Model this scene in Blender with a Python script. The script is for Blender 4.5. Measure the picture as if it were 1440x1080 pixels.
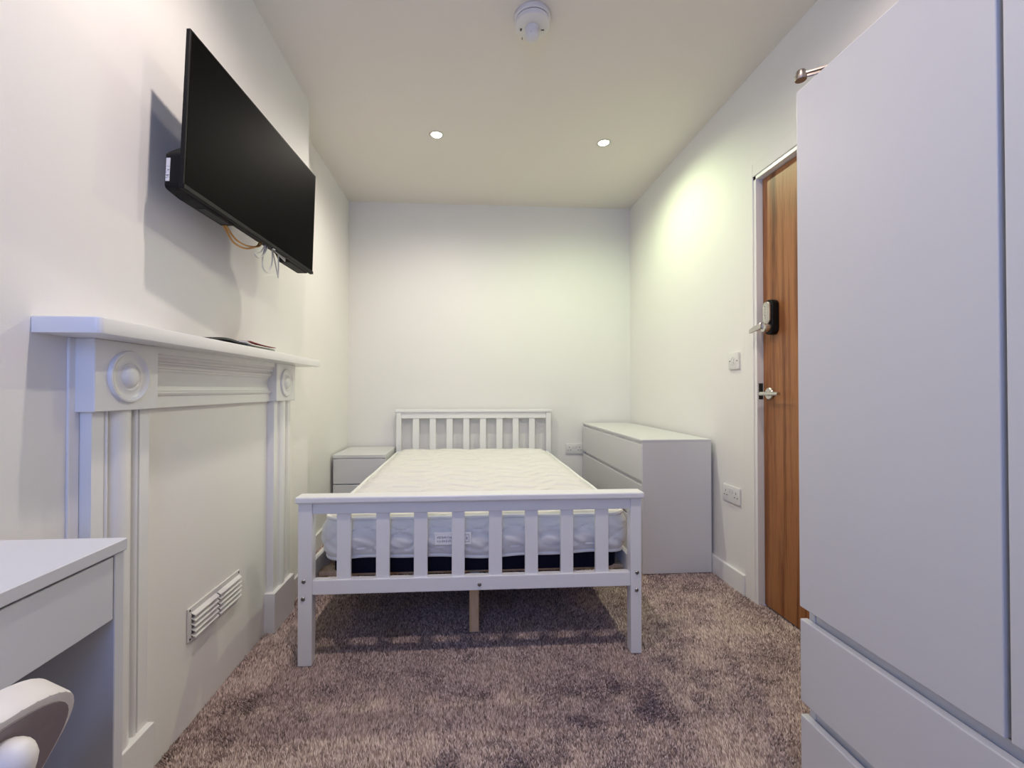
import bpy, bmesh, math, random
import numpy as np
from mathutils import Vector, Matrix, Quaternion

for o in list(bpy.data.objects):
    bpy.data.objects.remove(o, do_unlink=True)
S = bpy.context.scene
COL = S.collection
PI = math.pi
rnd = random.Random(7)

# ------------------------------------------------------------------ camera
FPX, CX, CY = 610.0, 696.0, 542.0
cam = bpy.data.cameras.new('camera')
cam.sensor_fit = 'HORIZONTAL'; cam.sensor_width = 36.0
cam.lens = FPX / 1440 * 36
cam.shift_x = (720 - CX) / 1440
cam.shift_y = -(540 - CY) / 1440
cam.clip_start = 0.02
camo = bpy.data.objects.new('camera', cam); COL.objects.link(camo)
psi = math.atan(39 / FPX); th = math.atan(6 / FPX)
camo.location = (0, 0, 1.0)
camo.rotation_euler = (PI / 2 + th, 0, -psi)
S.camera = camo

# ------------------------------------------------------------------ light and exposure
S.view_settings.view_transform = 'Standard'
S.view_settings.look = 'None'
S.view_settings.gamma = 1.0
S.view_settings.use_curve_mapping = False
S.view_settings.exposure = 0.20
W = bpy.data.worlds.new('sky'); S.world = W; W.use_nodes = True
wn = W.node_tree.nodes; wl = W.node_tree.links
wn['Background'].inputs['Strength'].default_value = 5.8
wn['Background'].inputs['Color'].default_value = (0.27, 0.42, 1.0, 1)
LAMP_W = dict(bl=29, br=28, fl=31, fr=20)
LAMP_C = dict(bl=(1, .91, .82), br=(.85, 1.0, .60), fl=(1, .87, .78), fr=(1, .86, .76))

# ------------------------------------------------------------------ room dimensions
XR, XL, XA = 1.36, -0.835, -0.952      # right wall, chimney breast face, alcove wall
YB, YR = 3.545, -0.95                  # back wall, wall behind the camera
ZC = 2.515
YC0, YC1 = 0.755, 2.34                 # chimney breast ends

# ------------------------------------------------------------------ materials
def new_mat(name):
    m = bpy.data.materials.new(name); m.use_nodes = True
    return m, m.node_tree.nodes, m.node_tree.links, m.node_tree.nodes['Principled BSDF']

def paint(name, col, rough=.5, var=.02, scale=6, bump=0, bscale=300, spec=.5, metal=0, coat=0):
    m, n, l, p = new_mat(name)
    tc = n.new('ShaderNodeTexCoord')
    nz = n.new('ShaderNodeTexNoise'); nz.inputs['Scale'].default_value = scale; nz.inputs['Detail'].default_value = 3
    l.new(tc.outputs['Object'], nz.inputs['Vector'])
    mx = n.new('ShaderNodeMix'); mx.data_type = 'RGBA'
    mx.inputs[6].default_value = tuple(max(0, c - var) for c in col) + (1,)
    mx.inputs[7].default_value = tuple(min(1, c + var) for c in col) + (1,)
    l.new(nz.outputs['Fac'], mx.inputs[0]); l.new(mx.outputs[2], p.inputs['Base Color'])
    p.inputs['Roughness'].default_value = rough
    p.inputs['Specular IOR Level'].default_value = spec
    p.inputs['Metallic'].default_value = metal
    p.inputs['Coat Weight'].default_value = coat
    if bump:
        n2 = n.new('ShaderNodeTexNoise'); n2.inputs['Scale'].default_value = bscale; n2.inputs['Detail'].default_value = 2
        l.new(tc.outputs['Object'], n2.inputs['Vector'])
        b = n.new('ShaderNodeBump'); b.inputs['Strength'].default_value = bump; b.inputs['Distance'].default_value = .002
        l.new(n2.outputs['Fac'], b.inputs['Height']); l.new(b.outputs['Normal'], p.inputs['Normal'])
    return m

def wood(name, c1, c2, c3, scale=(18, 18, 1.0), rough=.4, bump=.1):
    m, n, l, p = new_mat(name)
    tc = n.new('ShaderNodeTexCoord')
    mp = n.new('ShaderNodeMapping'); mp.inputs['Scale'].default_value = scale
    l.new(tc.outputs['Object'], mp.inputs['Vector'])
    big = n.new('ShaderNodeTexNoise'); big.inputs['Scale'].default_value = .55; big.inputs['Detail'].default_value = 2
    big.inputs['Distortion'].default_value = .4
    l.new(mp.outputs['Vector'], big.inputs['Vector'])
    mul = n.new('ShaderNodeMath'); mul.operation = 'MULTIPLY'; mul.inputs[1].default_value = 16
    l.new(big.outputs['Fac'], mul.inputs[0])
    sn = n.new('ShaderNodeMath'); sn.operation = 'SINE'; l.new(mul.outputs[0], sn.inputs[0])
    mr = n.new('ShaderNodeMapRange'); mr.inputs[1].default_value = -1; mr.inputs[2].default_value = 1
    l.new(sn.outputs[0], mr.inputs[0])
    fine = n.new('ShaderNodeTexNoise'); fine.inputs['Scale'].default_value = 9; fine.inputs['Detail'].default_value = 5
    l.new(mp.outputs['Vector'], fine.inputs['Vector'])
    add = n.new('ShaderNodeMix'); add.data_type = 'FLOAT'; add.inputs[0].default_value = .64
    l.new(mr.outputs[0], add.inputs[2]); l.new(fine.outputs['Fac'], add.inputs[3])
    cr = n.new('ShaderNodeValToRGB')
    cr.color_ramp.elements[0].position = .3; cr.color_ramp.elements[0].color = c1 + (1,)
    cr.color_ramp.elements[1].position = .68; cr.color_ramp.elements[1].color = c3 + (1,)
    e = cr.color_ramp.elements.new(.5); e.color = c2 + (1,)
    l.new(add.outputs[0], cr.inputs[0]); l.new(cr.outputs[0], p.inputs['Base Color'])
    p.inputs['Roughness'].default_value = rough
    b = n.new('ShaderNodeBump'); b.inputs['Strength'].default_value = bump; b.inputs['Distance'].default_value = .001
    l.new(fine.outputs['Fac'], b.inputs['Height']); l.new(b.outputs['Normal'], p.inputs['Normal'])
    return m

def emis(name, col, st):
    m, n, l, p = new_mat(name)
    p.inputs['Base Color'].default_value = col + (1,)
    p.inputs['Emission Color'].default_value = col + (1,)
    p.inputs['Emission Strength'].default_value = st
    return m

M = {}
M['wall'] = paint('wall_paint', (.83, .815, .79), .75, .008, 3, .10, 260, .3)
M['ceil'] = paint('ceiling_paint', (.78, .735, .68), .85, .008, 3, .06, 260, .2)
M['trim'] = paint('trim_gloss_paint', (.84, .835, .825), .28, .006, 5, .02, 90, .5)
M['fire'] = paint('fireplace_gloss_paint', (.83, .825, .815), .26, .008, 9, .05, 60, .5)
M['bed'] = paint('bed_white_lacquer', (.83, .83, .825), .33, .01, 14, .05, 70, .5)
M['furn'] = paint('white_foil', (.68, .68, .685), .42, .008, 4, .02, 400, .45)
M['furn_in'] = paint('white_foil_inside', (.60, .60, .60), .5, .01, 4)
M['mat_side'] = paint('mattress_ticking', (.80, .80, .79), .85, .02, 30, .25, 700, .2)
M['mat_top'] = paint('mattress_top_ticking', (.78, .765, .735), .85, .02, 30, .25, 700, .2)
M['pipe'] = paint('mattress_piping', (.85, .85, .84), .7, .01, 60, .2, 800)
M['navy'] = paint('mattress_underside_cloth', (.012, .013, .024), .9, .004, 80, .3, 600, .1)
M['oak'] = wood('oak_veneer', (.115, .036, .011), (.245, .088, .028), (.37, .155, .058), (30, 30, .9), .45)
M['pine'] = wood('pine', (.50, .32, .17), (.60, .41, .24), (.68, .50, .32), (20, 20, 2), .6)
M['steel'] = paint('brushed_steel', (.62, .60, .57), .28, .04, 40, .05, 200, .5, 1)
M['nickel'] = paint('closer_metal', (.33, .29, .27), .35, .04, 40, 0, 200, .5, 1)
M['bolt'] = paint('bolt_metal', (.28, .28, .29), .3, .05, 60, 0, 200, .5, 1)
M['black'] = paint('black_plastic', (.007, .007, .008), .5, .002, 50, .15, 500, .15)
M['screen'] = paint('tv_screen', (.002, .002, .002), .5, .0005, 5, 0, 0, .02)
M['plast'] = paint('white_plastic', (.74, .73, .72), .35, .01, 20)
M['alarm'] = paint('alarm_plastic', (.74, .72, .69), .45, .01, 20)
M['dark'] = paint('dark_slot', (.02, .02, .02), .6, .004, 30)
M['greyp'] = paint('grey_rocker', (.70, .69, .68), .35, .01, 20)
M['cable_o'] = paint('orange_cable', (.55, .27, .06), .45, .03, 40)
M['cable_w'] = paint('white_cable', (.62, .60, .57), .45, .02, 40)
M['p_black'] = paint('black_leaflet', (.012, .012, .013), .4, .004, 30)
M['p_white'] = paint('white_leaflet', (.80, .78, .76), .5, .02, 30)
M['p_red'] = paint('red_leaflet', (.22, .035, .03), .5, .03, 30)
M['p_green'] = paint('green_leaflet', (.22, .26, .22), .5, .03, 30)
M['chair_w'] = paint('chair_white', (.82, .79, .77), .4, .01, 20)
M['chair_g'] = paint('chair_back_grey', (.30, .25, .27), .6, .02, 40, .2, 500)
M['vent_in'] = paint('vent_gap_shade', (.20, .19, .19), .8, .02, 60)
M['ink'] = paint('label_ink', (.25, .25, .34), .6, .02, 60)
M['base'] = paint('floor_screed', (.18, .15, .14), .9, .02, 20)
M['lens'] = emis('lamp_lens', (1, .93, .78), 30)

# printed label: dark print rows on white
def print_mat(name, sx, sy, thr, ink):
    m, n, l, p = new_mat(name)
    tc = n.new('ShaderNodeTexCoord')
    mp = n.new('ShaderNodeMapping'); mp.inputs['Scale'].default_value = (sx, sx, sy)
    l.new(tc.outputs['Object'], mp.inputs['Vector'])
    nz = n.new('ShaderNodeTexNoise'); nz.inputs['Scale'].default_value = 1; nz.inputs['Detail'].default_value = 1
    l.new(mp.outputs['Vector'], nz.inputs['Vector'])
    cr = n.new('ShaderNodeValToRGB'); cr.color_ramp.interpolation = 'CONSTANT'
    cr.color_ramp.elements[0].color = ink + (1,); cr.color_ramp.elements[1].position = thr
    cr.color_ramp.elements[1].color = (.8, .8, .8, 1)
    l.new(nz.outputs['Fac'], cr.inputs[0]); l.new(cr.outputs[0], p.inputs['Base Color'])
    p.inputs['Roughness'].default_value = .5
    return m
M['print'] = print_mat('printed_rows', 500, 90, .48, (.22, .22, .30))
M['print2'] = print_mat('sticker_print', 60, 420, .44, (.12, .12, .12))

# window glass: clear, lets daylight through
m, n, l, p = new_mat('window_glass')
n.remove(p); tr = n.new('ShaderNodeBsdfTransparent'); gl = n.new('ShaderNodeBsdfGlossy'); gl.inputs['Roughness'].default_value = .02
mx = n.new('ShaderNodeMixShader'); mx.inputs[0].default_value = .06
l.new(tr.outputs[0], mx.inputs[1]); l.new(gl.outputs[0], mx.inputs[2]); l.new(mx.outputs[0], n['Material Output'].inputs[0])
M['glass'] = m

# carpet yarn: heathered taupe, flecked by a per-tuft random attribute, light and shade of the lying pile painted in as broad patches
m, n, l, p = new_mat('carpet_yarn')
at = n.new('ShaderNodeAttribute'); at.attribute_name = 'fleck'
cr = n.new('ShaderNodeValToRGB')
cr.color_ramp.elements[0].position = 0; cr.color_ramp.elements[0].color = (.155, .108, .102, 1)
cr.color_ramp.elements[1].position = 1; cr.color_ramp.elements[1].color = (.76, .62, .58, 1)
e = cr.color_ramp.elements.new(.5); e.color = (.43, .322, .298, 1)
l.new(at.outputs['Fac'], cr.inputs[0]); l.new(cr.outputs[0], p.inputs['Base Color'])
p.inputs['Roughness'].default_value = .9; p.inputs['Specular IOR Level'].default_value = .1
M['carpet'] = m

# ------------------------------------------------------------------ helpers
def link(name, me, mat, parent=None, smooth=False, loc=None):
    if isinstance(me, bmesh.types.BMesh):
        bm = me; me = bpy.data.meshes.new(name)
        bmesh.ops.recalc_face_normals(bm, faces=bm.faces)
        bm.to_mesh(me); bm.free()
    o = bpy.data.objects.new(name, me); COL.objects.link(o)
    if mat and not me.materials: me.materials.append(M[mat] if isinstance(mat, str) else mat)
    if smooth:
        me.polygons.foreach_set('use_smooth', [True] * len(me.polygons))
        try: me.set_sharp_from_angle(angle=math.radians(35))
        except Exception: pass
    if parent is not None:
        o.parent = parent
        off = root_loc(parent)
        if not me.get('shifted'):
            me.transform(Matrix.Translation(-off)); me['shifted'] = 1
    elif loc is not None:
        me.transform(Matrix.Translation(-Vector(loc))); o.location = loc
    return o

def root_loc(o):
    while o.parent: o = o.parent
    return Vector(o.location)

def thing(name, label, cat, loc, group=None):
    o = bpy.data.objects.new(name, None); COL.objects.link(o); o.location = loc
    o.empty_display_size = .05
    o['label'] = label; o['category'] = cat
    if group: o['group'] = group
    return o

def tag(o, label, cat, group=None):
    o['label'] = label; o['category'] = cat
    if group: o['group'] = group
    return o

def struct(o):
    o['kind'] = 'structure'; return o

def sempty(name, loc):
    o = bpy.data.objects.new(name, None); COL.objects.link(o); o.location = loc; o.empty_display_size = .05
    o['kind'] = 'structure'; return o

def bx(x0, x1, y0, y1, z0, z1, bev=0, seg=2, bm=None):
    own = bm is None
    b = bmesh.new()
    v = [b.verts.new((x, y, z)) for x in (x0, x1) for y in (y0, y1) for z in (z0, z1)]
    for f in ((0, 1, 3, 2), (4, 6, 7, 5), (0, 4, 5, 1), (2, 3, 7, 6), (0, 2, 6, 4), (1, 5, 7, 3)):
        b.faces.new([v[i] for i in f])
    bmesh.ops.recalc_face_normals(b, faces=b.faces)
    if bev: bmesh.ops.bevel(b, geom=list(b.edges), offset=bev, segments=seg, affect='EDGES', profile=.5)
    if own: return b
    merge(bm, b); return bm

def merge(dst, src):
    me = bpy.data.meshes.new('t'); src.to_mesh(me); src.free(); dst.from_mesh(me); bpy.data.meshes.remove(me)
    return dst

def hexa(c, bev=0):
    """eight corners ordered x,y,z like bx"""
    b = bmesh.new(); v = [b.verts.new(q) for q in c]
    for f in ((0, 1, 3, 2), (4, 6, 7, 5), (0, 4, 5, 1), (2, 3, 7, 6), (0, 2, 6, 4), (1, 5, 7, 3)):
        b.faces.new([v[i] for i in f])
    bmesh.ops.recalc_face_normals(b, faces=b.faces)
    if bev: bmesh.ops.bevel(b, geom=list(b.edges), offset=bev, segments=2, affect='EDGES', profile=.5)
    return b

def frame_mat(pos, axis, up=None):
    """matrix whose local z is axis"""
    a = Vector(axis).normalized()
    q = Vector((0, 0, 1)).rotation_difference(a)
    return Matrix.Translation(pos) @ q.to_matrix().to_4x4()

def lathe(prof, pos=(0, 0, 0), axis=(0, 0, 1), seg=32):
    b = bmesh.new(); rings = []
    for r, z in prof:
        if r < 1e-6: rings.append([b.verts.new((0, 0, z))])
        else: rings.append([b.verts.new((r * math.cos(2 * PI * k / seg), r * math.sin(2 * PI * k / seg), z)) for k in range(seg)])
    for A, B in zip(rings, rings[1:]):
        for k in range(seg):
            k2 = (k + 1) % seg
            if len(A) == 1 and len(B) == 1: continue
            if len(A) == 1: b.faces.new((A[0], B[k], B[k2]))
            elif len(B) == 1: b.faces.new((A[k], A[k2], B[0]))
            else: b.faces.new((A[k], A[k2], B[k2], B[k]))
    b.transform(frame_mat(pos, axis))
    return b

def prism(poly, h0, h1, axis='z', bev=0):
    """poly of 2d points extruded. axis z:(x,y) ; y:(x,z) ; x:(y,z)"""
    b = bmesh.new()
    def P(a, c, h): return {'z': (a, c, h), 'y': (a, h, c), 'x': (h, a, c)}[axis]
    A = [b.verts.new(P(a, c, h0)) for a, c in poly]; B = [b.verts.new(P(a, c, h1)) for a, c in poly]
    b.faces.new(A); b.faces.new(B[::-1]); N = len(poly)
    for i in range(N): b.faces.new((A[i], A[(i + 1) % N], B[(i + 1) % N], B[i]))
    bmesh.ops.recalc_face_normals(b, faces=b.faces)
    if bev:
        bmesh.ops.bevel(b, geom=[e for e in b.edges], offset=bev, segments=2, affect='EDGES', profile=.5)
    return b

def rrect(w, h, r, seg=6, cx=0, cy=0):
    pts = []
    for sx, sy, a0 in ((1, 1, 0), (-1, 1, 90), (-1, -1, 180), (1, -1, 270)):
        for k in range(seg + 1):
            a = math.radians(a0 + 90 * k / seg)
            pts.append((cx + sx * (w / 2 - r) + r * math.cos(a), cy + sy * (h / 2 - r) + r * math.sin(a)))
    return pts

def tube(pts, r, seg=10, closed=False, cap=True):
    b = bmesh.new(); P = [Vector(p) for p in pts]; N = len(P); rings = []
    up = None
    for i, p in enumerate(P):
        if closed: t = (P[(i + 1) % N] - P[i - 1]).normalized()
        else: t = (P[min(i + 1, N - 1)] - P[max(i - 1, 0)]).normalized()
        if up is None:
            up = Vector((0, 0, 1)) if abs(t.z) < .9 else Vector((1, 0, 0))
        a = t.cross(up).normalized(); up = a.cross(t).normalized()
        rr = r[i] if isinstance(r, (list, tuple)) else r
        rings.append([b.verts.new(p + rr * (a * math.cos(2 * PI * k / seg) + up * math.sin(2 * PI * k / seg))) for k in range(seg)])
    for i in range(N if closed else N - 1):
        A, B = rings[i], rings[(i + 1) % N]
        for k in range(seg): b.faces.new((A[k], A[(k + 1) % seg], B[(k + 1) % seg], B[k]))
    if cap and not closed: b.faces.new(rings[0]); b.faces.new(rings[-1][::-1])
    bmesh.ops.recalc_face_normals(b, faces=b.faces)
    return b

def spline(pts, n=8, closed=False):
    P = [Vector(p) for p in pts]; N = len(P); out = []
    rng = range(N) if closed else range(N - 1)
    for i in rng:
        if closed: p0, p1, p2, p3 = P[i - 1], P[i], P[(i + 1) % N], P[(i + 2) % N]
        else: p0, p1, p2, p3 = P[max(i - 1, 0)], P[i], P[i + 1], P[min(i + 2, N - 1)]
        for k in range(n):
            t = k / n
            out.append(.5 * ((2 * p1) + (p2 - p0) * t + (2 * p0 - 5 * p1 + 4 * p2 - p3) * t * t + (3 * p1 - p0 - 3 * p2 + p3) * t ** 3))
    if not closed: out.append(P[-1])
    return out

# ------------------------------------------------------------------ room shell
T = .12
struct(link('floor', bx(XA - T, XR + T, YR - T, YB + T, -.10, -.008), 'base'))
struct(link('ceiling', bx(XA - T, XR + T, YR - T, YB + T, ZC, ZC + .1), 'ceil'))
struct(link('wall_back', bx(XA - T, XR + T, YB, YB + T, -.05, ZC + .02), 'wall'))
struct(link('wall_left', bx(XA - T, XA, YR - T, YB + .02, -.05, ZC + .02), 'wall'))
struct(link('wall_chimney_breast', bx(XA - .02, XL, YC0, YC1, -.05, ZC + .02, .003, 1), 'wall'))
# right wall with the door opening
DY0, DY1, DZ = 1.185, 1.972, 2.012
rw = bmesh.new()
bx(XR, XR + T, YR - T, DY0, -.05, ZC + .02, bm=rw); bx(XR, XR + T, DY1, YB + .02, -.05, ZC + .02, bm=rw)
bx(XR, XR + T, DY0, DY1, DZ, ZC + .02, bm=rw)
struct(link('wall_right', rw, 'wall'))
# wall behind the camera, with a window
WX0, WX1, WZ0, WZ1 = -.86, .14, .95, 2.20
ww = bmesh.new()
bx(XA - T, WX0, YR - T, YR, -.05, ZC + .02, bm=ww); bx(WX1, XR + T, YR - T, YR, -.05, ZC + .02, bm=ww)
bx(WX0, WX1, YR - T, YR, -.05, WZ0, bm=ww); bx(WX0, WX1, YR - T, YR, WZ1, ZC + .02, bm=ww)
struct(link('wall_window_side', ww, 'wall'))
win = sempty('window_1', ((WX0 + WX1) / 2, YR - .06, WZ0))
for x0, x1, z0, z1 in ((WX0, WX0 + .06, WZ0, WZ1), (WX1 - .06, WX1, WZ0, WZ1), (WX0 + .06, WX1 - .06, WZ0, WZ0 + .06), (WX0 + .06, WX1 - .06, WZ1 - .06, WZ1), ((WX0 + WX1) / 2 - .03, (WX0 + WX1) / 2 + .03, WZ0 + .06, WZ1 - .06)):
    link('window_frame', bx(x0, x1, YR - .09, YR - .03, z0, z1, .004, 1), 'trim', win)
xm = (WX0 + WX1) / 2
for x0, x1 in ((WX0 + .06, xm - .03), (xm + .03, WX1 - .06)):
    link('pane', bx(x0, x1, YR - .064, YR - .058, WZ0 + .06, WZ1 - .06), 'glass', win)
link('window_sill', bx(WX0 - .05, WX1 + .05, YR - .03, YR + .10, WZ0 - .03, WZ0, .006), 'trim', win)
pl = bpy.data.lights.new('window_portal', 'AREA'); pl.shape = 'RECTANGLE'; pl.size = WX1 - WX0; pl.size_y = WZ1 - WZ0
pl.cycles.is_portal = True
po = bpy.data.objects.new('window_portal', pl); COL.objects.link(po)
po.location = (xm, YR - .11, (WZ0 + WZ1) / 2); po.rotation_euler = (PI / 2, 0, 0); po.parent = None

# skirting boards
def skirt(name, bm): return struct(link(name, bm, 'trim'))
SK = .095
skirt('baseboard_right', bx(XR - .018, XR, DY1 + .068, YB, -.008, SK, .003, 2))
skirt('baseboard_back', bx(XA + .018, XR - .018, YB - .018, YB, -.008, SK, .003, 2))
skirt('baseboard_left', bx(XA, XA + .018, YC1, YB - .018, -.008, SK, .003, 2))
skirt('baseboard_chimney_breast', bx(XL, XL + .014, 2.105, YC1, -.008, SK, .003, 2))

# door with frame
XD = XR + .026
d = sempty('door_1', (XR, (DY0 + DY1) / 2, 0))
leaf = link('leaf', bx(XD, XD + .044, DY0 + .024, DY1 - .024, 0, DZ - .024, .0015, 1), 'oak', d)
fr = bmesh.new()
bx(XR - .004, XR + T, DY1 - .021, DY1, -.008, DZ, .001, 1, fr); bx(XR - .004, XR + T, DY0, DY0 + .021, -.008, DZ, .001, 1, fr)
bx(XR - .004, XR + T, DY0, DY1, DZ - .021, DZ, .001, 1, fr)
link('frame', fr, 'trim', d)
st = link('strike_plate', bx(XR + .004, XR + .024, DY1 - .0225, DY1 - .0195, .955, 1.03), 'dark', d)
# lever handle
hy, hz = 1.903, .982
hd = link('lever_handle', tube(spline([(XD - .004, hy, hz), (XD - .030, hy, hz), (XD - .048, hy - .004, hz), (XD - .055, hy - .018, hz), (XD - .055, hy - .06, hz), (XD - .055, hy - .125, hz)], 6), .0085, 14), 'steel', d, True)
link('rose', lathe([(0, 0), (.026, 0), (.027, .003), (.027, .007), (.024, .010), (.011, .010), (.011, .014), (0, .014)], (XD, hy, hz), (-1, 0, 0), 28), 'steel', hd, True)
# keypad lock
ky, kz = 1.872, 1.327
kp = link('keypad_lock', prism(rrect(.058, .158, .027, 8, ky, kz), XD, XD - .030, 'x', .003), 'black', d, True)
link('keypad_plate', prism(rrect(.044, .100, .020, 8, ky + .002, kz + .020), XD - .029, XD - .040, 'x', .002), 'steel', kp, True)
link('turn_hub', lathe([(0, 0), (.021, 0), (.021, .020), (.018, .026), (0, .026)], (XD - .030, ky + .002, kz - .047), (-1, 0, 0), 24), 'steel', kp, True)
link('turn_lever', hexa([(XD - .066, ky + .004, kz - .050), (XD - .062, ky + .006, kz - .020), (XD - .074, ky + .075, kz - .066), (XD - .074, ky + .073, kz - .046),
                         (XD - .048, ky + .004, kz - .050), (XD - .044, ky + .006, kz - .020), (XD - .060, ky + .075, kz - .066), (XD - .060, ky + .073, kz - .046)], .004), 'steel', kp, True)
for i in range(5):
    for j in range(2):
        link('key_button', lathe([(0, 0), (.0042, 0), (.0042, .002), (0, .0025)], (XD - .040, ky - .008 + j * .018, kz + .050 - i * .013), (-1, 0, 0), 12), 'steel', kp, True)
# overhead closer, body on the frame head and a folding arm
cz = 2.085
cl = link('door_closer', bx(XR - .053, XR - .0085, 1.21, 1.40, cz - .028, cz + .028, .006), 'nickel', d)
link('closer_arm', hexa([(XR - .055, 1.32, cz - .012), (XR - .055, 1.32, cz - .002), (1.135, 1.425, cz - .012), (1.135, 1.425, cz - .002),
                         (XR - .030, 1.30, cz - .012), (XR - .030, 1.30, cz - .002), (1.160, 1.405, cz - .012), (1.160, 1.405, cz - .002)], .002), 'nickel', cl)
link('closer_elbow', lathe([(0, -.016), (.017, -.016), (.018, -.014), (.018, .000), (.014, .001), (.014, .014), (.012, .017), (0, .017)], (1.150, 1.418, cz), (0, 0, 1), 24), 'nickel', cl, True)
link('closer_forearm', hexa([(1.14, 1.42, cz + .002), (1.14, 1.42, cz + .009), (1.32, 1.30, cz + .002), (1.32, 1.30, cz + .009),
                             (1.16, 1.44, cz + .002), (1.16, 1.44, cz + .009), (1.34, 1.32, cz + .002), (1.34, 1.32, cz + .009)], .001), 'nickel', cl)
# architrave
ar = bmesh.new()
bx(XR - .009, XR + .001, DY1 - .004, DY1 + .066, -.008, DZ + .060, .003, 2, ar)
bx(XR - .009, XR + .001, DY0 - .066, DY0 + .004, -.008, DZ + .060, .003, 2, ar)
bx(XR - .009, XR + .001, DY0 + .004, DY1 - .004, DZ - .004, DZ + .060, .003, 2, ar)
struct(link('trim_1', ar, 'wall'))

# ------------------------------------------------------------------ carpet: tufts of pile
def carpet():
    rs = np.random.RandomState(3)
    cells = []
    for x0, x1, y0, y1, sp in ((XL + .003, .60, .72, 1.62, .0043), (.60, XR - .02, 1.03, 1.62, .0043), (XL + .003, XR + .02, 1.62, 2.30, .0055), (XA + .01, XR - .02, 2.30, YB - .02, .012),
                               (-.75, .60, -.25, .72, .011), (.60, XR, YR, 1.03, .03), (XA + .01, .60, YR, -.25, .03), (XA + .01, -.75, -.25, .72, .03)):
        gx, gy = np.meshgrid(np.arange(x0, x1, sp), np.arange(y0, y1, sp))
        p = np.stack([gx.ravel(), gy.ravel()], 1); p += rs.uniform(-.5, .5, p.shape) * sp
        cells.append(np.concatenate([p, np.full((len(p), 1), sp)], 1))
    c = np.concatenate(cells); N = len(c)
    keep = ~((c[:, 0] < XL + .004) & (c[:, 1] > YC0) & (c[:, 1] < YC1)); c = c[keep]; N = len(c)
    def vnoise(p, s, seed):
        r = np.random.RandomState(seed); G = r.rand(256, 256)
        q = p * s + 40; i = np.floor(q).astype(int); f = q - i; f = f * f * (3 - 2 * f)
        a = G[i[:, 0] % 256, i[:, 1] % 256]; b = G[(i[:, 0] + 1) % 256, i[:, 1] % 256]
        cc = G[i[:, 0] % 256, (i[:, 1] + 1) % 256]; dd = G[(i[:, 0] + 1) % 256, (i[:, 1] + 1) % 256]
        return (a * (1 - f[:, 0]) + b * f[:, 0]) * (1 - f[:, 1]) + (cc * (1 - f[:, 0]) + dd * f[:, 0]) * f[:, 1]
    xy = c[:, :2]; sp = c[:, 2]
    lay = .40 * vnoise(xy, 7, 1) + .35 * vnoise(xy, 16, 2) + .25 * vnoise(xy, 38, 5)   # which way the pile lies
    ang = vnoise(xy, 5, 4) * 5 + rs.uniform(-.9, .9, N)
    k = (lay - .5) * 3.2
    tx = np.cos(ang) * .35 * sp + rs.uniform(-.5, .5, N) * sp
    ty = k * .0075 + np.sin(ang) * .35 * sp + rs.uniform(-.5, .5, N) * sp
    h = .0105 + rs.uniform(-.0025, .0025, N)
    rad = sp * .74; a0 = rs.uniform(0, 2 * PI, N)
    V = np.zeros((N, 4, 3))
    for j in range(3):
        V[:, j, 0] = xy[:, 0] + rad * np.cos(a0 + j * 2 * PI / 3); V[:, j, 1] = xy[:, 1] + rad * np.sin(a0 + j * 2 * PI / 3)
        V[:, j, 2] = -.0085
    V[:, 3, 0] = xy[:, 0] + tx; V[:, 3, 1] = xy[:, 1] + ty; V[:, 3, 2] = -.0085 + h
    base = (np.arange(N) * 4)[:, None, None]
    F = (base + np.array([[0, 1, 3], [1, 2, 3], [2, 0, 3]])[None]).reshape(-1)
    me = bpy.data.meshes.new('carpet')
    me.vertices.add(N * 4); me.vertices.foreach_set('co', V.reshape(-1).astype(np.float32))
    nf = N * 3
    me.loops.add(nf * 3); me.loops.foreach_set('vertex_index', F.astype(np.int32))
    me.polygons.add(nf); me.polygons.foreach_set('loop_start', np.arange(0, nf * 3, 3, dtype=np.int32))
    fl = np.clip(.5 + rs.normal(0, .27, N) + (lay - .5) * .55, 0, 1)  # the lay term puts the pile's light and shade into the colour
    at = me.attributes.new('fleck', 'FLOAT', 'POINT'); at.data.foreach_set('value', np.repeat(fl, 4).astype(np.float32))
    me.update(calc_edges=True); me.validate()
    o = link('carpet', me, 'carpet')
    o['kind'] = 'stuff'; tag(o, 'mottled taupe cut pile carpet covering the whole floor', 'carpet')
carpet()

# ------------------------------------------------------------------ bed
BY = 1.616
bed = thing('bed_frame', 'white painted wooden slatted double bed frame on the carpet', 'bed', (.045, 2.5, 0))
PX0, PX1 = -.611, .662
for x0, x1 in ((PX0, PX0 + .050), (PX1 - .042, PX1)):
    link('footboard_post', bx(x0, x1, BY, BY + .042, 0, .590, .003), 'bed', bed)
link('footboard_cap', bx(PX0 - .008, PX1 + .008, BY - .012, BY + .055, .588, .612, .006, 3), 'bed', bed)
link('footboard_top_rail', bx(PX0 + .050, PX1 - .042, BY + .006, BY + .034, .546, .588, .002), 'bed', bed)
frl = link('footboard_bottom_rail', bx(PX0 + .050, PX1 - .042, BY + .004, BY + .034, .254, .307, .003), 'bed', bed)
sl = [(-.477, -.427), (-.335, -.286), (-.197, -.147), (-.057, -.009), (.081, .131), (.218, .267), (.354, .402), (.488, .538)]
for a, b in sl:
    link('footboard_slat', bx(a, b, BY + .012, BY + .028, .300, .552, .0015, 1), 'bed', bed)
def bolt(x, y, z, ax=(0, -1, 0), r=.0075):
    o = link('bolt', lathe([(0, 0), (r, 0), (r, .002), (r * .75, .0042), (r * .42, .0048), (r * .36, .0026), (0, .0026)], (x, y, z), ax, 18), 'bolt', bed, True)
for x, z in ((-.590, .306), (-.592, .243), (.644, .306), (.642, .240)): bolt(x, BY, z)
bolt(.046, BY + .004, .276)
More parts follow.
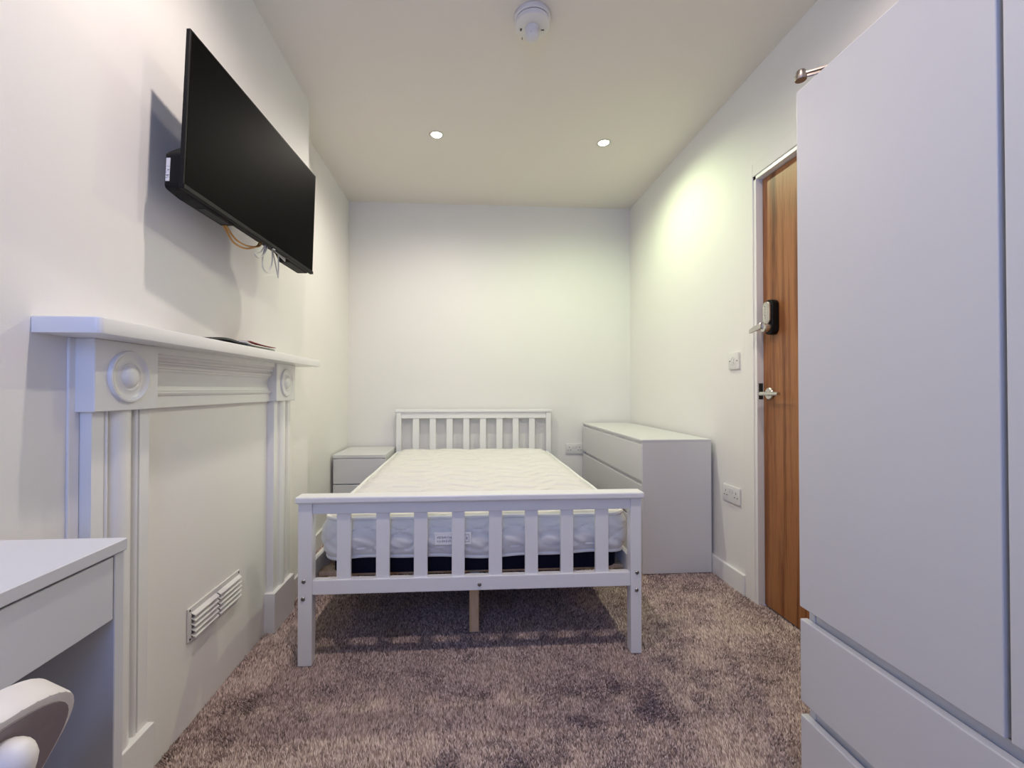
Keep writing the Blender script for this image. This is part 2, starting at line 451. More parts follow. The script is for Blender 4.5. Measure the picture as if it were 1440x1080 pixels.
# headboard
HY = 3.470; HX0, HX1 = -.560, .676
for x0, x1 in ((HX0, HX0 + .040), (HX1 - .040, HX1)):
    link('headboard_post', bx(x0, x1, HY, HY + .042, 0, .822, .003), 'bed', bed)
link('headboard_cap', bx(HX0 - .008, HX1 + .008, HY - .006, HY + .052, .820, .842, .005, 3), 'bed', bed)
link('headboard_top_rail', bx(HX0 + .040, HX1 - .040, HY + .006, HY + .034, .772, .820, .002), 'bed', bed)
link('headboard_bottom_rail', bx(HX0 + .040, HX1 - .040, HY + .004, HY + .034, .254, .320, .003), 'bed', bed)
hs = [(-.432, -.381), (-.298, -.249), (-.165, -.116), (-.031, .017), (.102, .151), (.234, .284), (.366, .414), (.499, .546)]
for a, b in hs:
    link('headboard_slat', bx(a, b, HY + .012, HY + .028, .300, .776, .0015, 1), 'bed', bed)
# side rails, cleats, base slats, centre beam and leg
for xa, xb in ((PX0 + .012, HX0 + .008), (PX1 - .034, HX1 - .030)):
    link('side_rail', hexa([(xa, BY + .040, .240), (xa, BY + .040, .350), (xb, HY + .002, .240), (xb, HY + .002, .350),
                            (xa + .022, BY + .040, .240), (xa + .022, BY + .040, .350), (xb + .022, HY + .002, .240), (xb + .022, HY + .002, .350)], .002), 'bed', bed)
for xa, xb in ((PX0 + .034, HX0 + .030), (PX1 - .056, HX1 - .052)):
    link('cleat', hexa([(xa, BY + .045, .255), (xa, BY + .045, .279), (xb, HY, .255), (xb, HY, .279),
                        (xa + .022, BY + .045, .255), (xa + .022, BY + .045, .279), (xb + .022, HY, .255), (xb + .022, HY, .279)], .001), 'pine', bed)
for k in range(13):
    y = BY + .105 + k * .139
    fa, fb = ((q - BY - .040) / (HY - BY - .038) for q in (y, y + .065))
    sx0 = PX0 + .034 + (HX0 - PX0 - .004) * fb + .0005; sx1 = PX1 - .034 + (HX1 - PX1 + .004) * fa - .0005
    link('base_slat', bx(sx0, sx1, y, y + .065, .2795, .2963, .002, 1), 'pine', bed)
link('centre_beam', bx(.012, .050, BY + .036, HY + .003, .240, .2793, .002, 1), 'bed', bed)
for y in (1.800, 2.90):
    link('centre_leg', bx(.009, .049, y, y + .026, 0, .239, .002, 1), 'pine', bed)

# ------------------------------------------------------------------ mattress
def mattress():
    x0, x1, y0, y1 = -.537, .622, BY + .070, HY - .026
    z0, z1 = .364, .508
    r = .07; cx, cy = (x0 + x1) / 2, (y0 + y1) / 2; hx, hy = (x1 - x0) / 2, (y1 - y0) / 2
    t = thing('mattress', 'white quilted mattress with wavy stitching lying on the bed frame', 'mattress', (cx, cy, .2966))
    def corner(px, py):
        ax, ay = abs(px) - (hx - r), abs(py) - (hy - r)
        if ax > 0 and ay > 0:
            a, b = ax / r, ay / r
            a, b = a * math.sqrt(1 - b * b / 2), b * math.sqrt(1 - a * a / 2)
            px = math.copysign(hx - r + a * r, px); py = math.copysign(hy - r + b * r, py)
        return px, py
    def pil(ph, p=.55): return abs(math.sin(PI * ph)) ** p
    nx, ny = 280, 470
    bm = bmesh.new(); G = []
    nr = random.Random(2)
    for j in range(ny + 1):
        row = []
        for i in range(nx + 1):
            u, v = (i / nx * 2 - 1) * hx, (j / ny * 2 - 1) * hy
            px, py = corner(u, v)
            e = min(hx - abs(u), hy - abs(v)); rise = .030 * (1 - math.exp(-e / .07)); f = min(1, e / .05)
            zig = abs((u / .26) % 1 * 2 - 1)                      # herringbone bands across the width
            ph = (v + .055 * zig + .012 * math.sin(u * 9) + .008 * math.sin(v * 7 + u * 3)) / .072
            dd = abs((ph + .5) % 1 - .5) * .072; q = (.004 * pil(ph, .8) + .013 * (1 - math.exp(-(dd / .0075) ** 1.6))) * (.75 + .25 * math.sin(u * 23 + v * 31))
            row.append(bm.verts.new((cx + px, cy + py, z1 + rise + f * q + .004 * math.sin(u * 7) * math.sin(v * 4.3) * f)))
        G.append(row)
    for j in range(ny):
        for i in range(nx): bm.faces.new((G[j][i], G[j][i + 1], G[j + 1][i + 1], G[j + 1][i]))
    link('top_panel', bm, 'mat_top', t, True)
    # perimeter walk
    per = []
    def seg(a, b, n):
        for k in range(n): per.append((a[0] + (b[0] - a[0]) * k / n, a[1] + (b[1] - a[1]) * k / n))
    def arc(c, a0, n):
        for k in range(n):
            a = math.radians(a0 + 90 * k / n); per.append((c[0] + r * math.cos(a), c[1] + r * math.sin(a)))
    seg((-hx + r, -hy), (hx - r, -hy), 150); arc((hx - r, -hy + r), -90, 14)
    seg((hx, -hy + r), (hx, hy - r), 160); arc((hx - r, hy - r), 0, 14)
    seg((hx - r, hy), (-hx + r, hy), 60); arc((-hx + r, hy - r), 90, 14)
    seg((-hx, hy - r), (-hx, -hy + r), 160); arc((-hx + r, -hy + r), 180, 14)
    N = len(per); L = [0]
    for k in range(1, N): L.append(L[-1] + math.dist(per[k], per[k - 1]))
    bm = bmesh.new(); R = []; nt = 26
    for k in range(N):
        a, b = per[k - 1], per[(k + 1) % N]; tx, ty = b[0] - a[0], b[1] - a[1]; l_ = math.hypot(tx, ty); nx_, ny_ = ty / l_, -tx / l_
        col = []
        for q in range(nt + 1):
            tt = q / nt; s = L[k]
            w = .30 * math.sin(2 * PI * s / .29)
            ph1 = (tt - .5 - w) / .52; ph2 = (tt - .5 + w * .8 + .1) / .60
            quilt = .011 * min(pil(ph1, .28), pil(ph2, .28)) + .0025 * math.sin(s * 61 + tt * 9) * math.sin(tt * 14 + s * 17)
            out = (.004 + .016 * math.sin(PI * tt) ** .6 + quilt * min(1, 5 * min(tt, 1 - tt)))
            sag = .005 * math.sin(s * 8.5) + .003 * math.sin(s * 21)
            col.append(bm.verts.new((cx + per[k][0] + nx_ * out, cy + per[k][1] + ny_ * out, z0 + sag * (1 - tt) + (z1 - z0) * tt)))
        R.append(col)
    for k in range(N):
        A, B = R[k], R[(k + 1) % N]
        for q in range(nt): bm.faces.new((A[q], B[q], B[q + 1], A[q + 1]))
    link('side_border', bm, 'mat_side', t, True)
    for zz, amp in ((z1 + .002, .0015), (z0 + .001, 1)):
        P_ = []
        for k in range(0, N, 2):
            a, b = per[k - 1], per[(k + 1) % N]; tx, ty = b[0] - a[0], b[1] - a[1]; l_ = math.hypot(tx, ty)
            s = L[k]; sag = (.005 * math.sin(s * 8.5) + .003 * math.sin(s * 21)) if amp == 1 else 0.0012 * math.sin(s * 13)
            P_.append((cx + per[k][0] + ty / l_ * .006, cy + per[k][1] - tx / l_ * .006, zz + sag))
        link('piping', tube(P_, .0078, 8, closed=True), 'pipe', t, True)
    poly = [(cx + p[0] * .975, cy + p[1] * .982) for p in per[::3]]
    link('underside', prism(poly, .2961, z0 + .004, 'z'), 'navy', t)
    yl = y0 - .0375
    lb = link('label', bx(-.124, .016, yl, yl + .006, .414, .462, .002, 1), 'pipe', t)
    pb = bmesh.new(); q = random.Random(5)
    for k in range(13):                                   # blurred rows of small print
        x = -.112 + k * .0046
        for z in (.424, .438):
            bx(x, x + q.uniform(.0016, .0030), yl - .0004, yl, z + q.uniform(0, .003), z + .010 - q.uniform(0, .003), bm=pb)
    link('label_print', pb, 'ink', lb)
    fr_ = bmesh.new()
    for a in ((-.022, .008, .4515, .4528), (-.022, .008, .4255, .4268), (-.022, -.0207, .4255, .4528), (.0067, .008, .4255, .4528), (-.003, .001, .434, .444)):
        bx(a[0], a[1], yl - .0004, yl, a[2], a[3], bm=fr_)
    link('label_box_print', fr_, 'ink', lb)
mattress()

# ------------------------------------------------------------------ bedside cabinet
def nightstand():
    x0, x1, y0, y1, h = -.932, -.572, 3.085, 3.522, .545
    t = thing('bedside_cabinet', 'small white two drawer bedside cabinet in the corner beside the bed', 'bedside cabinet', ((x0 + x1) / 2, (y0 + y1) / 2, 0))
    body = bmesh.new()
    bx(x0, x0 + .018, y0 + .018, y1, 0, h - .022, .001, 1, body); bx(x1 - .018, x1, y0 + .018, y1, 0, h - .022, .001, 1, body)
    bx(x0 + .018, x1 - .018, y1 - .01, y1, .02, h - .022, bm=body); bx(x0 + .018, x1 - .018, y0 + .03, y1 - .01, .04, .056, bm=body)
    link('body', body, 'furn', t)
    link('top', bx(x0 - .001, x1 + .001, y0, y1, h - .022, h, .002), 'furn', t)
    link('top_rail', bx(x0 + .018, x1 - .018, y0 + .008, y0 + .026, h - .060, h - .022), 'furn', t)
    link('mid_rail', bx(x0 + .018, x1 - .018, y0 + .0175, y0 + .026, .31, .37), 'furn', t)
    for z0, z1 in ((.040, .336), (.344, .514)):
        dr = link('drawer', bx(x0 + .002, x1 - .002, y0, y0 + .017, z0, z1, .0025), 'furn', t)
        link('drawer_box', bx(x0 + .022, x1 - .022, y0 + .017, y1 - .02, z0 + .02, z1 - .05), 'furn_in', dr)
nightstand()

# ------------------------------------------------------------------ chest of drawers on the right wall
def dresser():
    x0, x1, y0, y1, h = .948, 1.338, 2.305, 3.515, .728
    t = thing('chest_of_drawers', 'long low white chest of drawers between the bed and the right wall', 'chest of drawers', ((x0 + x1) / 2, (y0 + y1) / 2, 0))
    side = bmesh.new()
    link('side_panel', bx(x0 + .003, x1, y0, y0 + .018, 0, h - .012, .001, 1), 'furn', t)
    link('side_panel', bx(x0 + .003, x1, y1 - .018, y1, 0, h - .012, .001, 1), 'furn', t)
    link('back_panel', bx(x1 - .008, x1 - .002, y0 + .018, y1 - .018, .03, h - .012), 'furn_in', t)
    link('plinth', bx(x0 + .02, x0 + .036, y0 + .018, y1 - .018, 0, .045), 'furn', t)
    link('top', bx(x0, x1, y0 - .001, y1 + .001, h - .012, h, .002), 'furn', t)
    link('top_rail', bx(x0 + .012, x0 + .030, y0 + .018, y1 - .018, h - .050, h - .012), 'furn', t)
    for z0, z1 in ((.24, .29), (.47, .52)):
        link('rail', bx(x0 + .0185, x0 + .030, y0 + .018, y1 - .018, z0, z1), 'furn', t)
    for z0, z1 in ((.046, .262), (.274, .478), (.499, .700)):
        dr = link('drawer', bx(x0, x0 + .018, y0 + .010, y1 - .004, z0, z1, .003), 'furn', t)
        link('drawer_box', bx(x0 + .018, x1 - .03, y0 + .03, y1 - .03, z0 + .02, z1 - .06), 'furn_in', dr)
dresser()

# ------------------------------------------------------------------ wardrobe
def wardrobe():
    xf, xb, y0, y1, h = .820, 1.335, .220, 1.027, 1.742
    t = thing('wardrobe', 'tall white wardrobe with two doors above two wide drawers', 'wardrobe', ((xf + xb) / 2, (y0 + y1) / 2, 0))
    link('side_panel', bx(xf + .021, xb, y1 - .022, y1 - .004, 0, h - .018, .001, 1), 'furn', t)
    link('side_panel', bx(xf + .021, xb, y0 + .004, y0 + .022, 0, h - .018, .001, 1), 'furn', t)
    link('top', bx(xf + .021, xb, y0 + .003, y1 - .003, h - .018, h + .001, .001, 1), 'furn', t)
    link('back_panel', bx(xb - .006, xb - .001, y0 + .022, y1 - .022, .03, h - .018), 'furn_in', t)
    link('divider', bx(xf + .04, xb - .006, y0 + .022, y1 - .022, .452, .468), 'furn_in', t)
    link('divider', bx(xf + .04, xb - .006, .606, .624, .468, h - .018), 'furn_in', t)
    ym = .6135
    for a, b in ((ym + .004, y1), (y0, ym - .004)):
        link('door', bx(xf, xf + .019, a, b, .466, h, .0018), 'furn', t)
    for z0, z1 in ((.040, .203), (.235, .437)):
        dr = link('drawer', bx(xf, xf + .019, y0, y1 - .001, z0, z1, .0025), 'furn', t)
        link('drawer_box', bx(xf + .019, xb - .03, y0 + .035, y1 - .035, z0 + .02, z1 - .045), 'furn_in', dr)
    for z0, z1 in ((.405, .455), (.175, .232)):
        link('grip_rail', bx(xf + .024, xf + .05, y0 + .022, y1 - .022, z0, z1), 'furn', t)
    link('plinth', bx(xf + .04, xf + .056, y0 + .022, y1 - .022, 0, .05), 'furn', t)
wardrobe()

# ------------------------------------------------------------------ fireplace surround
def fireplace():
    t = thing('fireplace_surround', 'white painted fireplace surround with mantel shelf and round corner bosses', 'fireplace', (XL + .06, 1.52, 0))
    zs0, zs1 = 1.110, 1.142
    SY0, SY1, XF = .885, 2.160, -.710
    # shelf with rounded front corners
    pts = [(XL, SY0), (XF - .012, SY0)] + [(XF - .012 + .012 * math.sin(a), SY0 + .012 - .012 * math.cos(a)) for a in (PI / 6, PI / 3, PI / 2)]
    pts += [(XF, SY1 - .012)] + [(XF - .012 + .012 * math.cos(a), SY1 - .012 + .012 * math.sin(a)) for a in (PI / 6, PI / 3, PI / 2)] + [(XL, SY1)]
    link('mantel_shelf', prism(pts, zs0, zs1, 'z', .002), 'fire', t, True)
    XBk = -.790
    for ya, yb in ((.974, 1.164), (1.857, 2.050)):
        cb = link('corner_block', bx(XL, XBk, ya, yb, .952, zs0, .0015, 1), 'fire', t)
        yc, zc = (ya + yb) / 2 - .002, 1.030
        link('roundel', lathe([(0, .015), (.010, .0145), (.018, .012), (.0235, .0075), (.026, .003), (.029, .0022), (.032, .0048), (.035, .003), (.040, .0012), (.047, .0022), (.052, .0062), (.0555, .0085), (.059, .0075), (.061, .003), (.061, 0)], (XBk - .0005, yc, zc), (1, 0, 0), 48), 'fire', cb, True)
    # pilasters with reeded face
    for ya, yb in ((.986, 1.155), (1.868, 2.036)):
        XP = -.805; w = yb - ya; pr = [(XL, ya), (XP, ya)]
        def P(s, o): pr.append((XP + o, ya + s * w))
        P(.185, 0); P(.19, -.006)
        for k in range(7): a = PI * k / 6; P(.205 + .03 * (1 - math.cos(a)) / 1, -.006 + .007 * math.sin(a))
        P(.285, -.016); P(.30, -.016)
        for k in range(13): a = PI * k / 12; P(.50 - .19 * math.cos(a), -.012 + .020 * math.sin(a))
        P(.70, -.016); P(.715, -.016)
        for k in range(7): a = PI * k / 6; P(.735 + .03 * (1 - math.cos(a)), -.006 + .007 * math.sin(a))
        P(.81, -.006); P(.815, 0)
        pr += [(XP, yb), (XL, yb)]
        link('pilaster', prism(pr, .150, .953, 'z'), 'fire', t, True)
    for ya, yb in ((.97, 1.160), (1.848, 2.052)):
        link('plinth_block', bx(XL, -.790, ya, yb, -.006, .160, .002), 'fire', t)
    # frieze between the corner blocks
    fz = [(XL, .952), (-.818, .952), (-.818, .982), (-.814, .985), (-.811, .990), (-.814, .995), (-.820, .998), (-.822, 1.004)]
    fz += [(-.824, 1.010), (-.826, 1.022), (-.827, 1.035), (-.824, 1.046), (-.818, 1.051), (-.818, 1.055), (-.812, 1.057), (-.809, 1.062), (-.812, 1.067), (-.816, 1.069),
           (-.816, 1.073), (-.808, 1.075), (-.803, 1.081), (-.806, 1.087), (-.806, 1.090), (-.798, 1.094), (-.797, 1.110), (XL, 1.110)]
    link('frieze', prism(fz, 1.164, 1.857, 'y'), 'fire', t)
    link('backing_strip', bx(XL, XL + .006, .960, .985, .0, 1.110, .001, 1), 'fire', t)
    link('infill_panel', bx(XL, XL + .0025, 1.155, 1.868, -.006, .952), 'wall', t)
fireplace()

# louvred air vent on the closed up hearth
def vent():
    y0, y1, z0, z1 = 1.352, 1.645, .245, .346; xw = XL + .0028
    t = thing('air_vent', 'white plastic louvred air vent low on the closed up hearth', 'air vent', (xw, (y0 + y1) / 2, z0))
    link('frame', bx(xw, xw + .005, y0, y1, z0, z1, .002), 'plast', t)
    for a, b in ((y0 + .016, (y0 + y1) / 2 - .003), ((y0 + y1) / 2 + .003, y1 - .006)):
        link('opening', bx(xw + .0045, xw + .0053, a, b, z0 + .010, z1 - .018), 'vent_in', t)  # dark sheet on the solid plate, painting in shade between louvres
    ym = (y0 + y1) / 2
    for k in range(5):
        zc = z0 + .010 + k * .0162
        for a, b in ((y0 + .014, ym - .002), (ym + .002, y1 - .004)):
            link('louvre', hexa([(xw + .004, a, zc + .0075), (xw + .004, a, zc + .0100), (xw + .004, b, zc + .0075), (xw + .004, b, zc + .0100),
                                 (xw + .0165, a + .003, zc - .0030), (xw + .0165, a + .003, zc + .0012), (xw + .0165, b - .002, zc - .0030), (xw + .0165, b - .002, zc + .0012)], .0006), 'plast', t)
    for y in (y0 + .008, y1 - .008):
        for z in (z0 + .008, z1 - .008):
            link('screw', lathe([(0, 0), (.0032, 0), (.0028, .0012), (0, .0014)], (xw + .005, y, z), (1, 0, 0), 12), 'dark', t)
vent()

# ------------------------------------------------------------------ television
def tv():
    c = Vector((-.677, 1.502, 1.705)); yaw, tilt, roll = .099, .013, -.038
    a = Vector((math.sin(yaw), math.cos(yaw), 0)); nn = Vector((math.cos(yaw), -math.sin(yaw), 0))
    up = Vector((0, 0, 1)) * math.cos(tilt) + nn * math.sin(tilt)
    a2 = a * math.cos(roll) + up * math.sin(roll); up2 = up * math.cos(roll) - a * math.sin(roll); n2 = a2.cross(up2)
    if n2.x < 0: n2 = -n2
    Mx = Matrix((( a2.x, up2.x, n2.x, c.x), (a2.y, up2.y, n2.y, c.y), (a2.z, up2.z, n2.z, c.z), (0, 0, 0, 1)))
    t = thing('television', 'black flat screen television on a bracket above the mantel', 'television', (-.75, 1.5, 1.50))
    def part(name, bm, mat, parent=t, smooth=False):
        bm.transform(Mx); return link(name, bm, mat, parent, smooth)
    w, h = .72, .42
    pan = part('panel', bx(-w / 2, w / 2, -h / 2, h / 2, -.012, 0, .0015, 1), 'black')
    part('screen', bx(-w / 2 + .006, w / 2 - .006, -h / 2 + .012, h / 2 - .006, -.001, .0006), 'screen', pan)
    part('bezel_chin', bx(-w / 2, w / 2, -h / 2, -h / 2 + .012, 0, .003, .001, 1), 'black', pan)
    # housing: lower two thirds, rounded
    hp = [(-.345, -.206), (-.30, -.212), (-.13, -.212), (-.10, -.190), (.17, -.190), (.20, -.212), (.345, -.212), (.35, -.20), (.35, -.115), (.335, -.098), (.28, -.05), (-.28, -.05), (-.335, -.098), (-.352, -.115), (-.352, -.20)]
    b = prism(hp, -.058, -.012, 'z', .006)
    hs_ = part('rear_housing', b, 'black')
    part('vent_slots', bx(-.25, -.15, -.2135, -.2120, -.045, -.020), 'dark', hs_)
    stk = part('sticker', bx(-.3532, -.3518, -.188, -.128, -.052, -.042), 'plast', hs_)
    part('sticker_print', bx(-.3535, -.3532, -.185, -.150, -.051, -.043), 'print2', stk)
    part('power_led', bx(.060, .072, -h / 2 - .003, -h / 2 + .001, -.004, .001), 'plast', pan)
    br = part('bracket_plate', bx(-.10, .10, -.10, .10, -.066, -.056, .002, 1), 'black')
    link('bracket_arm', bx(XL + .012, -.735, 1.47, 1.53, 1.66, 1.72, .004), 'black', t)
    link('wall_plate', bx(XL, XL + .012, 1.42, 1.58, 1.60, 1.78, .003), 'black', t)
    def W(x, y, z): return tuple(Mx @ Vector((x, y, z)))
    # loose cables hanging below
    for k, (dz, dx) in enumerate(((-.050, 0), (-.064, .008))):
        o = tag(link('orange_cable', tube(spline([W(-.140, -.206, -.039 - dx), W(-.125, -.218, -.039 - dx), W(-.080, -.205 + dz * .62, -.039 - dx), W(-.020, -.205 + dz * .55, -.039 - dx), W(.040, -.21, -.039 - dx), W(.055, -.187, -.039 - dx)], 8), .0028, 8), 'cable_o', None, True, loc=W(-.08, -.2, -.04)),
                ('thin orange cable in the tighter loop under the television', 'thin orange cable sagging lower beneath the tighter orange loop')[k], 'cable')
    loops = [[(.055, -.185), (.02, -.235), (-.015, -.255), (.005, -.262), (.04, -.235), (.06, -.19)],
             [(.06, -.185), (.04, -.25), (.045, -.285), (.075, -.29), (.098, -.25), (.095, -.19)],
             [(.10, -.185), (.125, -.23), (.150, -.28), (.152, -.282), (.152, -.24), (.145, -.19)]]
    for i, lp in enumerate(loops):
        tag(link('white_cable', tube(spline([W(x, y, -.0185 - .006 * i) for x, y in lp], 8), .0024, 8), 'cable_w', None, True, loc=W(.06, -.2, -.03)),
            ('pale cable loop folded sideways beside the orange cables', 'pale round cable loop hanging between the other two pale loops', 'pale narrow cable loop hanging straight down below the flat strap')[i], 'cable')
    tag(link('cable_tie_strap', prism([(.075, -.205), (.165, -.222), (.165, -.206), (.130, -.188), (.080, -.188)], -.0155, -.0124, 'z', 0), 'cable_w', None), 'flat pale strap bundling the cables below the television', 'strap')
    o = bpy.data.objects['cable_tie_strap']; o.data.transform(Mx)
tv()

# ------------------------------------------------------------------ leaflets on the mantel
def sheet(name, x0, x1, y0, y1, zf, th, mat, label, ang=0, group=None):
    bm = bmesh.new(); n = 14; rows = []
    cx, cy = (x0 + x1) / 2, (y0 + y1) / 2
    R = Matrix.Rotation(ang, 3, 'Z')
    for j in range(n + 1):
        v = j / n; r = []
        for u in (0, .5, 1):
            p = R @ Vector((x0 + (x1 - x0) * u - cx, y0 + (y1 - y0) * v - cy, 0)); z = zf(v, u)
            r.append((p.x + cx, p.y + cy, z))
        rows.append(r)
    A = [[bm.verts.new(q) for q in r] for r in rows]; B = [[bm.verts.new((q[0], q[1], q[2] + th)) for q in r] for r in rows]
    for j in range(n):
        for i in range(2):
            bm.faces.new((A[j][i], A[j + 1][i], A[j + 1][i + 1], A[j][i + 1])); bm.faces.new((B[j][i], B[j][i + 1], B[j + 1][i + 1], B[j + 1][i]))
        bm.faces.new((A[j][0], B[j][0], B[j + 1][0], A[j + 1][0])); bm.faces.new((A[j][2], A[j + 1][2], B[j + 1][2], B[j][2]))
    for i in range(2):
        bm.faces.new((A[0][i], A[0][i + 1], B[0][i + 1], B[0][i])); bm.faces.new((A[n][i], B[n][i], B[n][i + 1], A[n][i + 1]))
    return tag(link(name, bm, mat), label, 'leaflet', group)
ZS = 1.142
sheet('leaflet', -.800, -.728, 1.285, 1.465, lambda v, u: ZS + .001 + .034 * v * (1 - v), .006, 'p_black', 'black leaflet lying on the mantel beside the white and red ones')
sheet('leaflet', -.815, -.722, 1.475, 1.680, lambda v, u: ZS + .0005 + .0015 * v, .0045, 'p_green', 'grey green booklet at the bottom of the leaflet pile')
sheet('leaflet', -.810, -.718, 1.445, 1.690, lambda v, u: ZS + .0068 + .003 * abs(v - .25) + .0045 * max(0, 1 - v / .15), .0028, 'p_white', 'white leaflet in the middle of the pile on the mantel', .06)
sheet('leaflet', -.812, -.735, 1.535, 1.710, lambda v, u: ZS + .0125 + .010 * (1 - v) ** 2 + .004 * v, .0025, 'p_red', 'dark red leaflet curling up on top of the mantel pile', -.05)

# ------------------------------------------------------------------ wall plates
def plate(name, label, cat, pos, kind, wall, group=None):
    """pos: centre on the wall; wall 'right' (faces -x) or 'back' (faces -y)"""
    t = thing(name, label, cat, pos, group)
    w = .146 if kind == 'double' else .086; h = .086
    if wall == 'right': Mx = Matrix(((0, 0, -1, pos[0]), (-1, 0, 0, pos[1]), (0, 1, 0, pos[2]), (0, 0, 0, 1)))
    else: Mx = Matrix(((1, 0, 0, pos[0]), (0, 0, -1, pos[1]), (0, 1, 0, pos[2]), (0, 0, 0, 1)))
    def part(n, bm, mat, par=t, sm=False): bm.transform(Mx); return link(n, bm, mat, par, sm)
    part('plate', prism(rrect(w, h, .006, 4), 0, .009, 'z', .002), 'plast', t, True)
    if kind == 'double':
        for s in (-1, 1):
            part('rocker', bx(s * .012 - .006, s * .012 + .006, .010, .030, .008, .0135, .0012, 1), 'plast')
            for px, py, pw, ph in ((0, .012, .004, .009), (-.011, -.010, .009, .004), (.011, -.010, .009, .004)):
                part('pin_slot', bx(s * .043 + px - pw / 2, s * .043 + px + pw / 2, py - ph / 2, py + ph / 2, .008, .0094), 'dark')
    else:
        part('centre_ring', lathe([(.019, .008), (.020, .0105), (.017, .0105), (.0165, .009)], seg=28), 'greyp', t, True)
        part('rocker', bx(-.006, .006, -.011, .011, .008, .0125, .0012, 1), 'plast')
        for s in (-1, 1): part('screw', lathe([(0, .009), (.0032, .009), (.0028, .0104), (0, .0106)], (s * .030, 0, 0), seg=14), 'dark')
    return t
plate('double_socket', 'white double socket on the right wall near the oak door', 'socket', (XR, 2.152, .463), 'double', 'right')
plate('wall_switch', 'white single switch plate on the right wall above the socket', 'switch', (XR, 2.124, 1.146), 'single', 'right')
plate('double_socket', 'white double socket on the back wall beside the chest of drawers', 'socket', (.884, YB, .512), 'double', 'back')

# ------------------------------------------------------------------ ceiling fittings
def downlight(key, x, y, label):
    t = thing('downlight', label, 'downlight', (x, y, ZC), 'recessed ceiling downlights')
    link('bezel', lathe([(.030, -.001), (.033, -.004), (.040, -.0045), (.0435, -.002), (.044, 0), (.030, 0)], (x, y, ZC), (0, 0, 1), 32), 'steel', t, True)
    link('lamp_face', lathe([(0, -.002), (.024, -.002), (.030, -.001), (.030, 0), (0, 0)], (x, y, ZC), (0, 0, 1), 28), 'lens', t)
    ld = bpy.data.lights.new('lamp', 'SPOT'); ld.energy = LAMP_W[key]; ld.color = LAMP_C[key]
    ld.spot_size = math.radians(168); ld.spot_blend = .75; ld.shadow_soft_size = .022
    lo = bpy.data.objects.new('lamp', ld); COL.objects.link(lo); lo.parent = t; lo.location = (0, 0, -.03)
downlight('bl', -.183, 2.58, 'small recessed ceiling downlight above the bed nearest the chimney breast')
downlight('br', .835, 2.60, 'small recessed ceiling downlight above the chest of drawers')
downlight('fl', -.235, .97, 'recessed ceiling downlight in front of the fireplace')
downlight('fr', .80, .97, 'recessed ceiling downlight near the wardrobe top')

def alarm():
    x, y = .263, 1.735
    t = thing('smoke_alarm', 'round off white smoke detector on the ceiling', 'smoke alarm', (x, y, ZC))
    link('base', lathe([(0, 0), (.072, 0), (.074, -.003), (.074, -.016), (.070, -.020), (0, -.020)], (x, y, ZC), (0, 0, 1), 48), 'alarm', t, True)
    link('gap_ring', lathe([(.064, -.020), (.064, -.025)], (x, y, ZC), (0, 0, 1), 48), 'dark', t)
    bd = link('body', lathe([(.060, -.024), (.070, -.024), (.072, -.027), (.070, -.040), (.058, -.047), (.030, -.050), (0, -.050)], (x, y, ZC), (0, 0, 1), 48), 'alarm', t, True)
    link('sensor_chamber', lathe([(.030, -.049), (.0285, -.078), (.027, -.086), (.020, -.095), (.010, -.100), (0, -.101)], (x, y, ZC), (0, 0, 1), 32), 'alarm', t, True)
    for sx, sy, w_, d_ in ((-.044, .006, .003, .010), (-.048, .006, .002, .010), (.042, .002, .013, .002), (-.035, .052, .003, .006)):
        link('slot', bx(x + sx - w_ / 2, x + sx + w_ / 2, y + sy - d_ / 2, y + sy + d_ / 2, ZC - .0515, ZC - .0465), 'dark', bd)
    link('indicator', lathe([(0, 0), (.003, 0), (.003, .003), (0, .004)], (x - .008, y - .027, ZC - .080), (0, -.5, -1), 12), 'greyp', bd)
alarm()

# ------------------------------------------------------------------ desk in the near alcove
def desk():
    xf, xb, y0, y1, h = -.500, -.905, -.52, .676, .782
    t = thing('desk', 'white desk with one wide drawer standing by the fireplace', 'desk', ((xf + xb) / 2, (y0 + y1) / 2, 0))
    link('desk_top', bx(xb, xf, y0, y1, h - .017, h, .0012, 1), 'furn', t)
    for a, b in ((y1 - .018, y1 - .001), (y0 + .001, y0 + .018)):
        link('side_panel', bx(xb, xf - .004, a, b, 0, h - .017, .001, 1), 'furn', t)
    link('back_panel', bx(xb + .002, xb + .018, y0 + .018, y1 - .018, .30, h - .017), 'furn', t)
    link('drawer_bottom', bx(xb + .018, xf - .022, y0 + .018, y1 - .018, h - .110, h - .1), 'furn_in', t)
    dr = link('drawer', bx(xf - .022, xf - .004, y0 + .020, y1 - .020, .672, h - .021, .0012, 1), 'furn', t)
    link('drawer_box', bx(xb + .04, xf - .022, y0 + .04, y1 - .04, .684, h - .04), 'furn_in', dr)
desk()

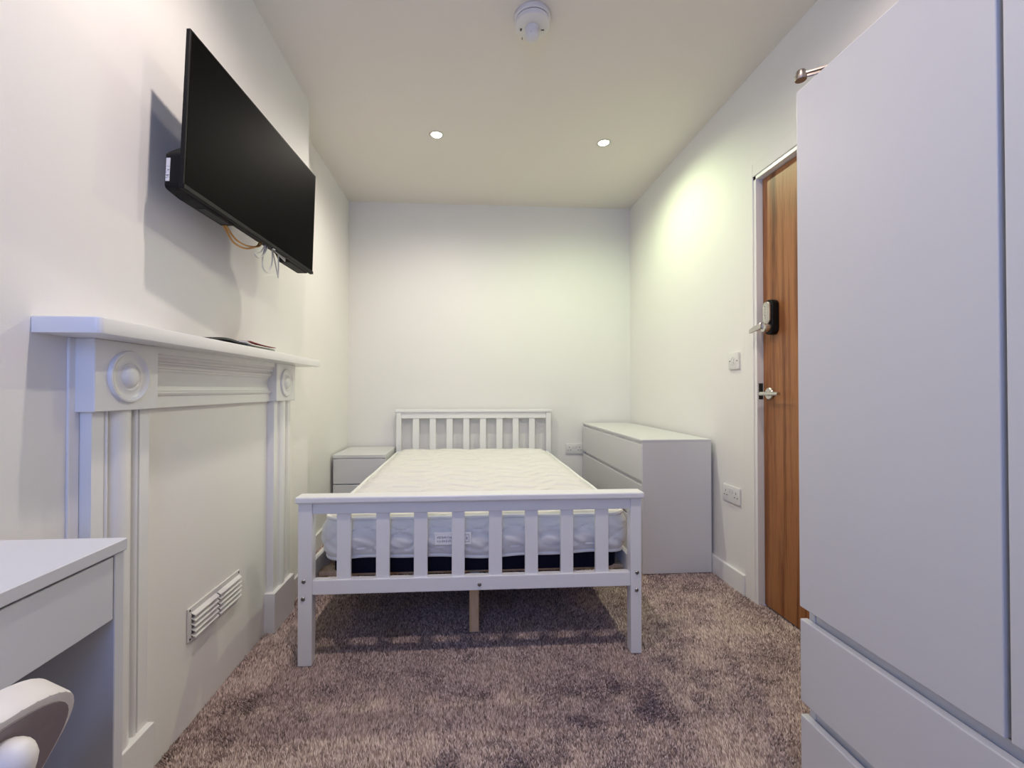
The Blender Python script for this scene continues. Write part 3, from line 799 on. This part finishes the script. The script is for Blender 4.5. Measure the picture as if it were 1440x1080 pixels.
# ------------------------------------------------------------------ swivel chair pushed up to the desk
def chair():
    cy = .352; t = thing('desk_chair', 'white framed swivel chair with grey backrest pushed under the desk', 'chair', (-.62, cy, 0))
    phi = math.radians(28)
    top = Vector((-.402, cy, .711)); up = Vector((math.sin(phi), 0, math.cos(phi))); nn = Vector((math.cos(phi), 0, -math.sin(phi)))
    c = top - up * .13
    Mx = Matrix(((0, up.x, nn.x, c.x), (1, up.y, nn.y, c.y), (0, up.z, nn.z, c.z), (0, 0, 0, 1)))
    def part(n, bm, mat, par=t, sm=False): bm.transform(Mx); return link(n, bm, mat, par, sm)
    def oval(w, h, e=2.6, n=56):
        return [(math.copysign(abs(math.cos(2 * PI * k / n)) ** (2 / e), math.cos(2 * PI * k / n)) * w, math.copysign(abs(math.sin(2 * PI * k / n)) ** (2 / e), math.sin(2 * PI * k / n)) * h) for k in range(n)]
    bk = part('backrest', prism(oval(.172, .132), -.034, 0, 'z', .004), 'chair_w', t, True)
    part('rear_panel', prism(oval(.163, .124), -.001, .0015, 'z', 0), 'chair_g', bk)
    for s in (-.060, .060):
        part('back_support', tube([(s, .112, .016), (s, .1105, .0162), (s, .106, .0165), (s, .099, .017), (s, .088, .018), (s, .02, .024), (s, -.05, .026), (s, -.12, .024), (s * .9, -.20, -.03), (s * .8, -.235, -.09)], [.002, .008, .0145, .0185, .0205, .021, .021, .019, .017, .015], 16), 'chair_w', t, True)
    sx, sz = -.66, .455
    link('seat', prism(rrect(.42, .42, .12, 8, sx, cy), sz - .05, sz, 'z', .015), 'chair_g', t, True)
    link('seat_shell', prism(rrect(.40, .40, .11, 8, sx, cy), sz - .07, sz - .048, 'z', .006), 'chair_w', t, True)
    link('gas_column', lathe([(0, .07), (.030, .07), (.030, .22), (.018, .22), (.018, sz - .07), (0, sz - .07)], (sx, cy, 0), (0, 0, 1), 24), 'steel', t, True)
    for k in range(5):
        a = 2 * PI * k / 5 + .3; dx, dy = math.cos(a), math.sin(a)
        l_ = link('base_leg', tube([(sx + dx * .02, cy + dy * .02, .095), (sx + dx * .12, cy + dy * .12, .085), (sx + dx * .235, cy + dy * .235, .062)], [.022, .018, .013], 10), 'chair_w', t, True)
        link('castor', lathe([(0, -.011), (.022, -.011), (.025, -.006), (.025, .006), (.022, .011), (0, .011)], (sx + dx * .235, cy + dy * .235, .025), (-dy, dx, 0), 20), 'black', l_, True)
chair()
